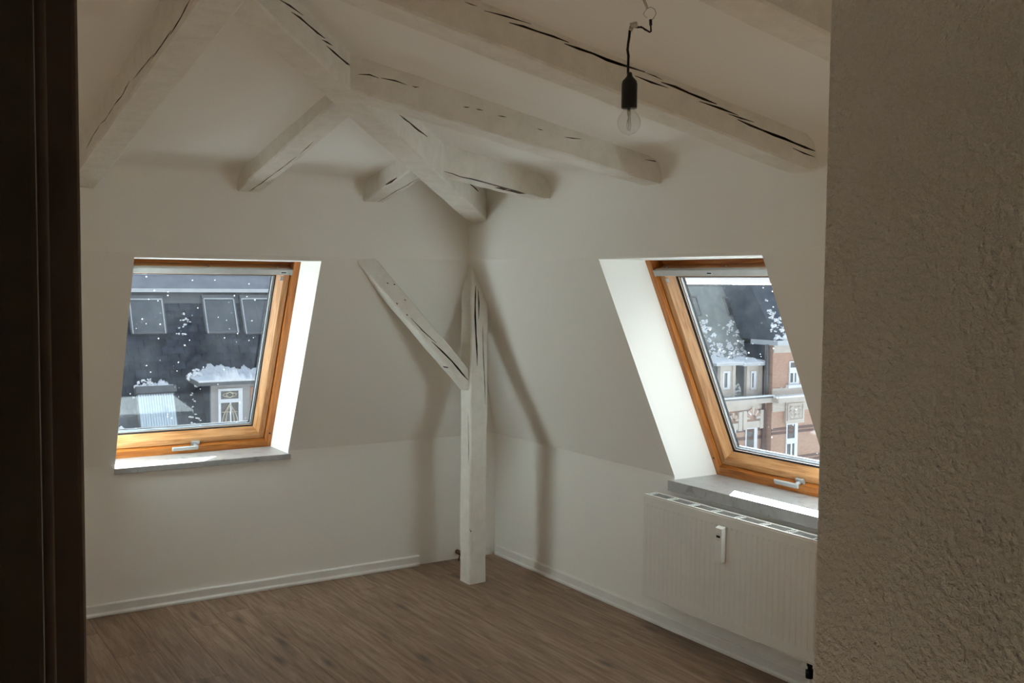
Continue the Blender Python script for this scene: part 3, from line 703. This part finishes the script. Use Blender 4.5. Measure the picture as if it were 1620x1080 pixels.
# ---- slate-roofed house opposite the left window
AY, AZ = 24.0, -3.2
ha = empty('slate_roof_house', (5.5, 27, -12.7)); tag(ha, 'house with a dark slate mansard roof, three skylights and snowy dormers', 'house')
rA = lambda x, y: hit(x, y, (0,1,-RL), AY-RL*AZ)
ZR = rA(320, 459).z
HX0, HX1 = -7.0, 17.0
def rp(x, s, w): return Vector((x, AY, AZ)) + RS*s + RN*w      # roof coordinates
SL = (ZR-AZ)/RS.z
G().hexa([rp(HX0,-.3,-.3), rp(HX1,-.3,-.3), rp(HX1,SL,-.3), rp(HX0,SL,-.3), rp(HX0,-.3,-.012), rp(HX1,-.3,-.012), rp(HX1,SL,-.012), rp(HX0,SL,-.012)]).out('roof_deck', m_slate, ha)
G().box((HX0, AY+.05, -12.7), (HX1, AY+9, AZ)).out('facade', m_stucco, ha)
rt_ = rp(0, SL, 0); 
G().hexa([(HX0,rt_.y-.1,ZR-.05),(HX1,rt_.y-.1,ZR-.05),(HX1,rt_.y+3,ZR+2.4),(HX0,rt_.y+3,ZR+2.4),(HX0,rt_.y-.1,ZR+.03),(HX1,rt_.y-.1,ZR+.03),(HX1,rt_.y+3,ZR+2.5),(HX0,rt_.y+3,ZR+2.5)]).out('upper_roof', m_metalroof, ha)
G().box((HX0, rt_.y-.22, ZR-.06), (HX1, rt_.y+.05, ZR+.05)).out('roof_edge', m_zincl, ha)
G().hexa([rp(HX0,SL-.45,.0),rp(HX1,SL-.45,.0),rp(HX1,SL,.0),rp(HX0,SL,.0),rp(HX0,SL-.45,.03),rp(HX1,SL-.45,.03),rp(HX1,SL,.03),rp(HX0,SL,.03)]).out('ridge_flashing', m_zinc, ha)
SKY_A = []
for bl_, br_, tl_ in (((209,528),(261,528),(205,475)), ((327.5,527),(375.5,527),(320.5,474)), ((388,528),(431,527),(381,474))):
    x0, x1, zb, zt = rA(*bl_).x, rA(*br_).x, rA(*bl_).z, rA(*tl_).z
    SKY_A.append((x0-.06, x1+.06, zb-.06, zt+.12)); ring_on(ha, 'skylight', x0-.05, x1+.05, zb-.04, zt+.10, AY, AZ, m_zinc, m_skyp, .06, .11, m_zincl)
# slates: rows up the roof, each one its own piece near the middle of the view
sw, se = .33, .235
slm = None; count = 0; rest = G(); rnd = random.Random(11)
cand = []
ncol = int((HX1-HX0)/sw); nrow = int((SL-.4)/se)
for r in range(nrow):
    for c_ in range(ncol):
        x = HX0 + (c_+.5*(r % 2)+.5)*sw; s_ = r*se
        z = AZ + RS.z*(s_+.1)
        if any(a+.1 < x < b-.1 and zb+.05 < z < zt-.1 for a, b, zb, zt in SKY_A): continue
        cand.append((abs(x-4.9)*1.0 + max(0, -1.0-z)*1.6, x, s_))
cand.sort()
sh = [(-sw*.49,0,.012),(sw*.49,0,.012),(sw*.49,se*1.5,-.010),(-sw*.49,se*1.5,-.010),(-sw*.45,-.03,.030),(sw*.45,-.03,.030),(sw*.49,se*1.5,.006),(-sw*.49,se*1.5,.006)]
BX = [(0,3,2,1),(4,5,6,7),(0,1,5,4),(1,2,6,5),(2,3,7,6),(3,0,4,7)]
Rm = Matrix(((1,0,0),(0,RS.y,RN.y),(0,RS.z,RN.z))).to_4x4()
for k, (d_, x, s_) in enumerate(cand):
    jx, js, jw = rnd.uniform(-.02,.02), rnd.uniform(-.025,.025), rnd.uniform(0,.010)
    if k < 300:
        if slm is None: o = mesh('slate', sh, BX, m_slate, ha, local=True); slm = o.data
        else: o = link(bpy.data.objects.new('slate', slm), ha)
        o.matrix_parent_inverse = PM[ha.name].inverted()
        M4 = Rm @ Matrix.Rotation(rnd.uniform(-.03,.03), 4, 'Z'); M4 = Matrix.Translation(rp(x+jx, s_+js, jw)) @ M4
        o.matrix_basis = M4
    else:
        base = rp(x+jx, s_+js, jw); rest.add([base + Vector((v[0],0,0)) + RS*v[1] + RN*v[2] for v in sh], BX)
tag(rest.out('slates', m_slate, ha), kind='stuff')
# roof window with closed pale blind
x0, x1, zb, zt = rA(222,684).x, rA(279,682).x, rA(222,690).z, rA(218,628).z
bw, qb = ring_on(ha, 'blind_window', x0-.03, x1+.03, zb-.35, zt+.03, AY, AZ, m_zinc, m_zinc, .05, .16)
cor = G(); nb = 14; bwid = (x1-x0)/nb
for k in range(nb): 
    cor.hexa(qb(x0+k*bwid+.008, x0+(k+1)*bwid-.008, zb-.3, zt, .12, .205)); 
cor.hexa(qb(x0, x1, zb-.32, zt+.01, .11, .18)); cor.out('blind_slats', m_blind, bw)
G().hexa(qb(x0-.06, x1+.08, zt+.02, zt+.20, .05, .30)).out('hood', m_zinc, bw)
sn = G(); rnd = random.Random(5)
p0_ = qb(x0-.05, x1+.06, zt+.19, zt+.19, .06, .30)
sn.strip(x0-.05, x1+.07, p0_[4].y, p0_[0].y+.1, zt+.19, .10, 5, 40, 5, .7, .1)
for (px, py, r) in ((219,610,.10),(226,606,.07),(231,611,.08),(237,609,.06),(222,616,.08),(234,604,.05),(244,615,.06)):
    sn.clump(rA(px, py) + RN*.12, r, px, .8, 6)
sn.out('snow', m_snow, ha, True)
# dormer with plaster front
DY = 23.86
fA = lambda x, y: hit(x, y, (0,1,0), DY)
dx0, dx1 = fA(334, 640).x, fA(334, 640).x+2.7; dzt = fA(370, 607).z; dzb = -4.0
dm = G().box((dx0, DY, dzb), (dx1, DY+.14, dzt)).out('dormer', m_stucco, ha)
yb = AY+RL*(dzt-AZ)+.3
G().prism([(dx0, DY+.1, dzb), (dx0, DY+.1, dzt), (dx0, yb, dzt), (dx0, AY+RL*(dzb-AZ)+.2, dzb)], (.10,0,0)).out('cheek', m_slate3, dm)
G().prism([(dx1-.1, DY+.1, dzb), (dx1-.1, DY+.1, dzt), (dx1-.1, yb, dzt), (dx1-.1, AY+RL*(dzb-AZ)+.2, dzb)], (.10,0,0)).out('cheek', m_slate3, dm)
G().hexa([(dx0-.45,DY-.25,dzt),(dx1+.3,DY-.25,dzt),(dx1+.3,yb+.1,dzt+.08),(dx0-.45,yb+.1,dzt+.08),(dx0-.45,DY-.25,dzt+.12),(dx1+.3,DY-.25,dzt+.12),(dx1+.3,yb+.1,dzt+.2),(dx0-.45,yb+.1,dzt+.2)]).out('dormer_roof', m_zinc, dm)
bp0 = fA(396, 640).x
G().box((bp0, DY-.03, dzb), (dx1-.12, DY, dzt-.12)).out('brick_panel', m_brick, dm)
wx0, wx1, wz1 = fA(345, 640).x, fA(383, 640).x, fA(364, 614).z; wz0 = wz1-1.75; wzt = fA(364, 633).z
wf_ = G().frame(wx0, wx1, wz0, wz1, .07, .12, .07, .1, DY-.05, DY+.02).box((wx0+.01,DY-.06,wzt-.06),(wx1-.01,DY+.015,wzt+.05)).box(((wx0+wx1)/2-.02,DY-.045,wz0),((wx0+wx1)/2+.02,DY+.02,wzt))
wf_.out('window_frame', m_owhite, dm)
G().box((wx0+.05, DY-.012, wz0+.05), (wx1-.05, DY-.002, wz1-.05)).out('pane', m_opane, dm)
cu = G(); cxm = (wx0+wx1)/2-.02; hwid = (wx1-wx0)/2-.13
for sgn in (-1, 1):
    for amp in (.55, 1.0):
        cu.tube([(cxm+sgn*hwid*amp*math.sin(math.pi*t/10), DY-.03, wzt-.1-(wzt-wz0-.3)*t/10) for t in range(11)], .018, 6)
        cu.tube([(cxm+sgn*hwid*(amp-.1)*math.sin(math.pi*t/8), DY-.03, wz1-.11-(wz1-wzt-.2)*t/8) for t in range(9)], .014, 6)
for f_ in (.25, .5, .78): cu.box((cxm-hwid, DY-.035, wzt-(wzt-wz0)*f_), (cxm+hwid, DY-.022, wzt-(wzt-wz0)*f_+.03))
cu.out('ornamental_grille', m_curtain, dm)
sn = G(); rnd = random.Random(8)
sn.strip(dx0-.42, dx1+.28, DY-.26, yb+.05, dzt+.12, .17, 8, 130, 12, .28, .08)
for (px, py, r) in ((301,598,.13),(299,606,.14),(303,614,.11),(309,603,.15),(306,594,.08)): sn.clump(rA(px, py)+RN*.4, r, px, .9, 8)
sn.out('snow', m_snow, ha, True)
sn = G()
for (px, py, r) in ((290,497,.06),(295,506,.07),(288,508,.06),(299,508,.06),(292,516,.07),(281,529,.05),(291,530,.06),(283,520,.04),(286,525,.03),
                    (303,624,.05),(305,634,.06),(304,645,.05),(307,655,.07),(302,662,.07),(311,664,.08),(306,672,.07),(316,676,.06),(299,678,.06),(308,684,.08),(293,686,.05),(321,684,.05),(188,684,.10),(196,682,.12),(205,684,.12),(211,687,.10),(200,690,.12)):
    sn.clump(rA(px, py)+RN*.03, r*.9, px*3+py, .4, 5)
sn.out('snow', m_snow, ha, True)

# ---- brick house further along, seen through the right window
FY = 24.0
hb = empty('brick_house', (30, 28, -12.7)); tag(hb, 'brick town house with stone ornament, mansard roof and two small dormers', 'house')
fB = lambda x, y, d=0: hit(x, y, (0,1,0), FY+d)
CZ = -2.78; BX0, BX1 = 19.0, 42.0
RXx = fB(1222, 600, -.35).x                     # left edge of the projecting bay
rB = lambda x, y: hit(x, y, (0,1,-RL), FY+.35-RL*CZ)
ZRB = rB(1150, 449.5).z
def rb(x, z, w=0): return Vector((x, FY+.35+RL*(z-CZ), z)) + RN*w
G().box((BX0, FY, -12.7), (BX1, FY+10, CZ-.02)).out('facade', m_brick, hb)
zf0 = fB(1160, 650).z
G().box((BX0, FY-.05, zf0), (RXx, FY+.01, CZ-.25)).out('frieze', m_stone, hb)
G().box((BX0, FY-.45, CZ-.25), (RXx, FY+.2, CZ-.05)).out('cornice', m_stone, hb)
G().box((BX0, FY-.47, CZ-.05), (RXx, FY+.45, CZ+.02)).out('gutter', m_zinc, hb)
G().box((BX0, FY-.50, CZ+.02), (RXx, FY-.30, CZ+.07)).out('snow_line', m_snow, hb)
G().hexa([rb(BX0,CZ,-.3),rb(BX1,CZ,-.3),rb(BX1,ZRB,-.3),rb(BX0,ZRB,-.3),rb(BX0,CZ),rb(BX1,CZ),rb(BX1,ZRB),rb(BX0,ZRB)]).out('roof', m_slate2, hb)
yr = rb(0, ZRB).y
G().hexa([(BX0,yr-.05,ZRB-.3),(BX1,yr-.05,ZRB-.3),(BX1,yr+8,ZRB-.3),(BX0,yr+8,ZRB-.3),(BX0,yr-.05,ZRB),(BX1,yr-.05,ZRB),(BX1,yr+8,ZRB+.05),(BX0,yr+8,ZRB+.05)]).out('upper_roof', m_zinc, hb)
for bl_, br_, tl_ in (((1103,500),(1109,499.5),(1093.6,469)), ((1152,500.4),(1165,500),(1144,470))):
    q = rB(*bl_); q1 = rB(*br_); x0 = q.x if bl_[0] > 1110 else q1.x-.5
    ring_on(hb, 'skylight', x0, max(q1.x, x0+.5), q.z, rB(*tl_).z, FY+.35, CZ, m_zinc, m_skyp, .04, .08)
# dormers
for (l, r, wl, wr) in ((1138,1162,1143,1153.5), (1180,1204.5,1187,1195)):
    yD = FY+.15; f2 = lambda x, y: hit(x, y, (0,1,0), yD)
    x0, x1 = f2(l, 600).x, f2(r, 600).x; zt = f2(l, 578).z; zb = CZ+.02
    d = G().box((x0, yD, zb), (x1, yD+.12, zt)).out('dormer', m_stone, hb)
    ybk = FY+.35+RL*(zt-CZ)
    for xx in (x0, x1-.1): G().prism([(xx, yD+.1, zb), (xx, yD+.1, zt), (xx, ybk+.1, zt), (xx, yD+.3, zb)], (.1,0,0)).out('cheek', m_slate3, d)
    G().hexa([(x0-.4,yD-.25,zt),(x1+.3,yD-.25,zt),(x1+.3,ybk+.2,zt+.05),(x0-.4,ybk+.2,zt+.05),(x0-.4,yD-.25,zt+.09),(x1+.3,yD-.25,zt+.09),(x1+.3,ybk+.2,zt+.14),(x0-.4,ybk+.2,zt+.14)]).out('dormer_roof', m_zincl, d)
    w0, w1, wz1, wz0 = f2(wl, 600).x, f2(wr, 600).x, f2(wl, 587).z, f2(wl, 616).z
    G().frame(w0, w1, wz0, wz1, .06, .14, .08, .08, yD-.05, yD).out('window_frame', m_owhite, d)
    G().box((w0+.05,yD-.02,wz0+.05),(w1-.05,yD-.005,wz1-.05)).out('pane', m_opane, d)
    for xx in (x0, x1-.16): G().box((xx, yD-.06, zb), (xx+.16, yD, zt)).out('pilaster', m_stone, d)
    sn = G(); rnd = random.Random(l)
    sn.strip(x0-.4, x1+.3, yD-.24, ybk+.1, zt+.09, .10, l, 40, 6, .5, .05)
    for k in range(60):
        hh = rnd.random()**1.8; xx = x0-.3+(x1-x0+.9)*(.5+(rnd.random()-.5)*(1-.8*hh)); p = rb(xx, zt+.1+hh*1.6, .0)
        sn.clump(p, .05+.09*rnd.random()*(1-.3*hh), k+200, .4, 7)
    sn.out('snow', m_snow, hb, True)
sn = G(); rnd = random.Random(17)
for (px, py, r) in ((1112,512,.1),(1114,525,.12),(1125,533,.1),(1127,550,.14),(1120,520,.06),(1136,515,.08),(1144,519,.09),(1151,524,.12),(1118,500,.05),(1123,556,.12),(1170,607,.2),(1166,611,.15),(1175,611,.14),(1170,617,.2),(1178,619,.15),(1163,622,.12)):
    sn.clump(rB(px, py)+RN*.02, r*.8, px, .4, 6)
sn.out('snow', m_snow, hb, True)
# projecting bay with its own roof
BYF = FY-.35; fR = lambda x, y: hit(x, y, (0,1,0), BYF)
bzt = fR(1230, 541).z
by_ = G().box((RXx, BYF, -12.7), (BX1-.3, FY+.5, bzt)).out('bay', m_brick, hb)
G().box((RXx+.0, BYF-.06, fR(1230,558).z), (BX1-.2, BYF, bzt-.12)).out('stone_band', m_stone, by_)
G().box((RXx-.12, BYF-.35, bzt-.12), (BX1, FY+.8, bzt+.08)).out('bay_cornice', m_zincl, by_)
G().box((RXx-.02, BYF-.05, CZ+.02), (BX1-.2, BYF, fR(1230,614).z)).out('stone_band', m_stone, by_)
G().box((RXx-.05, BYF-.40, CZ-.25), (BX1, BYF, CZ-.05)).out('cornice', m_stone, by_)
G().box((RXx-.05, BYF-.42, CZ-.05), (BX1, BYF, CZ+.02)).out('snow_line', m_snow, by_)
G().box((RXx, BYF-.05, fR(1240,650).z), (BX1-.2, BYF, CZ-.25)).out('frieze', m_stone, by_)
G().box((RXx-.02, FY+.1, CZ), (RXx+.2, FY+1.6, bzt-.1)).out('bay_flank', m_slate3, by_)
G().hexa([(RXx-.08,BYF-.25,bzt+.08),(BX1,BYF-.25,bzt+.08),(BX1,rb(0,bzt).y+.3,bzt+.08),(RXx-.08,rb(0,bzt).y+.3,bzt+.08),(RXx-.2,BYF+1.15,ZRB-.05),(BX1,BYF+1.15,ZRB-.05),(BX1,yr+.3,ZRB-.05),(RXx-.2,yr+.3,ZRB-.05)]).out('bay_roof', m_slate3, by_)
sn = G(); rnd = random.Random(23)
for k in range(230):
    hh = rnd.random()**1.6; col_ = rnd.randrange(6); xx = RXx+.35+col_*1.05+(rnd.random()-.5)*1.0*(1-hh); zz = bzt+.10+hh*1.7
    p = Vector((xx, BYF-.25+(zz-bzt-.08)/(ZRB-bzt-.13)*1.4, zz)); rr = .03+.11*rnd.random()**1.5*(1-.6*hh)
    sn.clump(p, rr*1.25, k+400, .5, 7)
sn.out('snow', m_snow, hb, True)
def facade_window(l, r, t, zbot, d, lint):
    f3 = lambda x, y: hit(x, y, (0,1,0), FY+d)
    x0, x1, zt = f3(l, t).x, f3(r, t).x, f3((l+r)/2, t).z; zb = zbot; y = FY+d
    ww = G().frame(x0, x1, zb, zt, .06, .18, .05, .1, y-.05, y+.02); zm = zt-(zt-zb)*.37
    ww.box((x0+.01,y-.06,zm-.13),(x1-.01,y+.015,zm+.1)).box(((x0+x1)/2-.07,y-.055,zb+.02),((x0+x1)/2+.02,y+.015,zm)); o = ww.out('facade_window', m_owhite, hb)
    G().box((x0+.05,y-.02,zb+.05),(x1-.05,y-.006,zt-.05)).out('pane', m_opane, o)
    G().box((x0-.15,y-.16,zb-.12),(x1+.15,y,zb)).out('ledge', m_owhite, o)
    if lint == 'arch':
        G().box((x0-.18,y-.12,zt),(x1+.22,y,zt+.27)).out('lintel', m_stone, o)
        n = 9; xm = (x0+x1)/2; ra_ = (x1-x0)*.62
        for k in range(n):
            a0, a1 = math.pi*(k+.08)/n, math.pi*(k+.92)/n; r0, r1 = ra_*.45, ra_*(1.05 if k != n//2 else 1.2); zc_ = zt+.36
            G().prism([(xm+r0*math.cos(a0),y-.13,zc_+r0*math.sin(a0)),(xm+r1*math.cos(a0),y-.13,zc_+r1*math.sin(a0)),(xm+r1*math.cos(a1),y-.13,zc_+r1*math.sin(a1)),(xm+r0*math.cos(a1),y-.13,zc_+r0*math.sin(a1))], (0,.14,0)).out('voussoir', m_stone if k % 2 == 0 else m_brick, o)
        for s_ in (x0-.24, x1+.06): G().box((s_,y-.145,zt-.05),(s_+.2,y-.001,zt+.72)).out('side_stone', m_stone, o)
    elif lint == 'flat':
        G().box((x0-.12,y-.12,zt),(x1+.3,y,zt+.95)).out('lintel', m_stone, o)
        rp_ = G().frame(x0-.05, x1+.22, zt+.12, zt+.86, .06, .06, .06, .06, y-.16, y-.11)
        for k in range(9): rp_.blob((x0+.05+(x1-x0+.08)*(k%3+.5)/3, y-.125, zt+.24+.5*(k//3+.5)/3), .10, .05, .08, k+700)
        rp_.out('relief_panel', m_stone, o)
        G().box((x0-.15,y-.32,zt+.95),(x1+.4,y,zt+1.15)).out('hood_mould', m_stone, o)
facade_window(1178.5, 1197, 676, -6.6, 0, 'arch')
x_off = 27.0
facade_window(1150, 1163, 680, -6.6, 0, 'arch')
facade_window(1243, 1261, 669, -5.95, -.35, 'flat')
facade_window(1248, 1263.5, 571, fR(1255,608).z, -.35, None)
zb1, zb2 = fB(1200, 675).z, fB(1200, 684).z
G().box((BX0, FY-.03, zb2-.25), (RXx, FY, zb2-.12)).out('brick_band', m_band, hb)
G().box((BX0, FY-.03, zb1-.15), (RXx, FY, zb1-.02)).out('brick_band', m_band, hb)
for z_ in (fR(1270,673).z, fR(1270,679).z, fR(1270,719).z, fR(1270,725).z): G().box((RXx, BYF-.03, z_-.1), (BX1-.3, BYF, z_)).out('brick_band', m_band, hb)
G().tube([(RXx-.2, FY-.1, -12), (RXx-.2, FY-.1, CZ-.3)], .07, 8).out('rain_pipe', m_band, hb, True)
G().tube([(RXx-.12, BYF+.2, CZ), (RXx-.12, BYF+.2, bzt-.1)], .07, 8).out('rain_pipe', m_zinc, hb, True)
